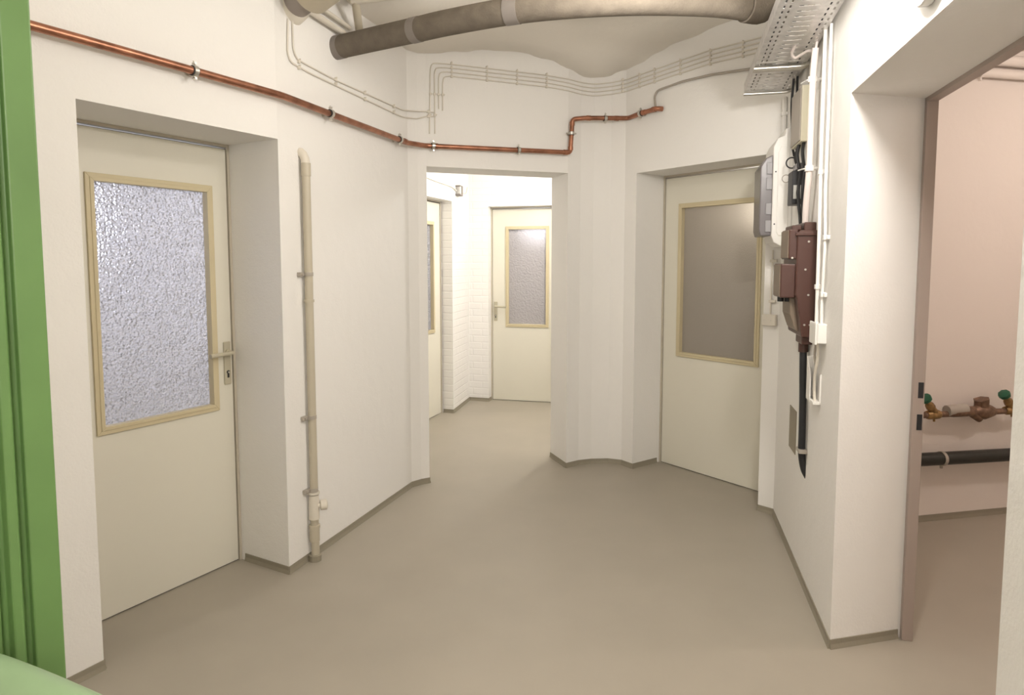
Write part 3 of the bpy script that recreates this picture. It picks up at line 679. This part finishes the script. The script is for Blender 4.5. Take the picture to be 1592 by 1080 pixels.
# ---------------------------------------------------------------- side room: valves and pipes
def SP(s, z, o=.08): return WS.P(s, z, o)
r = root('valve_assembly', SP(.2, .63), 'brass and copper water valves with two green handwheels', 'valve assembly')
build(MB().tube([SP(-.35, .635), SP(.75, .628)], .017, 14), 'copper_tube', 'oldcopper', r)
build(MB().tube([SP(.14, .64), SP(.17, .64), SP(.30, .64), SP(.31, .64)], [.024, .028, .028, .024], 14), 'pipe_sleeve', 'oldcopper', r)
build(MB().tube([SP(.125, .65), SP(.25, .655)], .030, 12), 'pipe_union', 'conduit', r)
mb = MB().tube([SP(.30, .635), SP(.33, .64), SP(.37, .635), SP(.41, .635), SP(.44, .63)], [.026, .036, .045, .036, .024], 14); mb.tube([SP(.30, .64), SP(.305, .625), SP(.35, .59)], [.022, .026, .018], 10)
mb.tube([SP(.355, .64), SP(.355, .695), SP(.352, .705)], [.038, .04, .042], 6)
build(mb, 'filter_body', 'oldcopper', r)
for k, (s, dirn, hs) in enumerate(((.035, -1, 0), (.555, -1, 0))):
    mb = MB().tube([SP(s - .04, .633), SP(s - .025, .633), SP(s + .03, .633), SP(s + .045, .633)], [.021, .026, .027, .021], 8)
    a = Vector(SP(s + .012, .640)); b_ = Vector(SP(s - .068, .725, .10))
    d = (b_ - a).normalized()
    mb.tube([a, a + d * .045, a + d * .047, a + d * .075, a + d * .10], [.023, .02, .024, .022, .009], 8)
    vb = build(mb, 'valve_body', 'brass', r, label='brass inclined valve')
    c = b_ + d * .004
    mb = MB().tube([c - d * .012, c - d * .008, c + d * .010, c + d * .014], [.020, .030, .030, .018], 8 if k else 10)
    build(mb, 'handwheel', 'greenknob', vb, label='dark green handwheel')
    mb = MB().tube([SP(s + .01, .615), SP(s + .012, .595)], .006, 8); build(mb, 'drain_plug', 'brass', vb)
r = root('stub_pipe', SP(-.10, .555, .06), 'short brown copper pipe end below the left valve', 'pipe')
build(MB().tube([SP(-.35, .555, .06), SP(-.10, .555, .06), SP(-.072, .555, .06), SP(-.058, .555, .06)], [.03, .03, .026, .012], 16), 'pipe_run', 'oldcopper', r)
r = root('black_pipe', SP(.2, .38), 'thick black pipe under the valves in side room', 'pipe')
build(MB().tube([SP(-.055, .387), SP(.9, .372)], .036, 20), 'pipe_run', 'blackpipe', r)
build(MB().tube([SP(-.35, .388), SP(-.05, .387)], .029, 20), 'pipe_end', 'paintpipe', r, label='pale bare pipe end')
mb = MB().tube([SP(.10, .384), SP(.118, .384)], .040, 20).tube([SP(.109, .384), SP(.109, .384, 0)], .007, 8).tube([SP(.109, .345), SP(.109, .33)], .008, 8)
build(mb, 'pipe_clamp', 'conduit', r)
for k, (z, rr) in enumerate(((2.555, .030), (2.485, .024))):
    r = root('ceiling_pipe', WS.P(.5, z, .05), ('upper' if k == 0 else 'lower') + ' of two pinkish pipes at top of side room wall', 'pipe', 'pipes at the top of the side room')
    build(MB().tube([WS.P(-.3, z - .01, .05), WS.P(1.9, z - .01, .05)], rr, 16), 'pipe_run', 'sidewall', r)
    build(MB().tube([WS.P(.25, z - .01, .05), WS.P(.27, z - .01, .05)], rr + .006, 16).tube([WS.P(.26, z - rr - .012, .05), WS.P(.26, z - rr - .03, .05)], .008, 8), 'pipe_clamp', 'sidewall', r)

# ---------------------------------------------------------------- green panel and rail beside the viewer
Gp = Wall((-.80, .72), (-.622, .90))
mb = MB().prism([Gp.xy(-.35), Gp.xy(Gp.len - .068), Gp.xy(Gp.len - .066, -.008), Gp.xy(Gp.len - .060, -.008), Gp.xy(Gp.len - .056, .006), Gp.xy(Gp.len - .045, .006), Gp.xy(Gp.len - .041, -.010), Gp.xy(Gp.len - .035, -.010), Gp.xy(Gp.len - .033), Gp.xy(Gp.len),
                 Gp.xy(Gp.len, -.045), Gp.xy(-.35, -.045)], 0, 2.15)
build(mb, 'green_door', 'green', origin=Gp.P(0, 0, -.02), bevel=.002, label='green painted door panel with vertical groove at left foreground', cat='door')
pts = [(-.80, .80, .975), (-.66, .775, .970), (-.568, .75, .960), (-.43, .70, .944), (-.28, .64, .93), (-.22, .60, .92)]
mb = MB().tube(catm(pts, 5), .027, 16)
build(mb, 'handrail', 'lightgreen', origin=pts[2], label='pale green rounded handrail crossing the bottom left corner', cat='handrail')
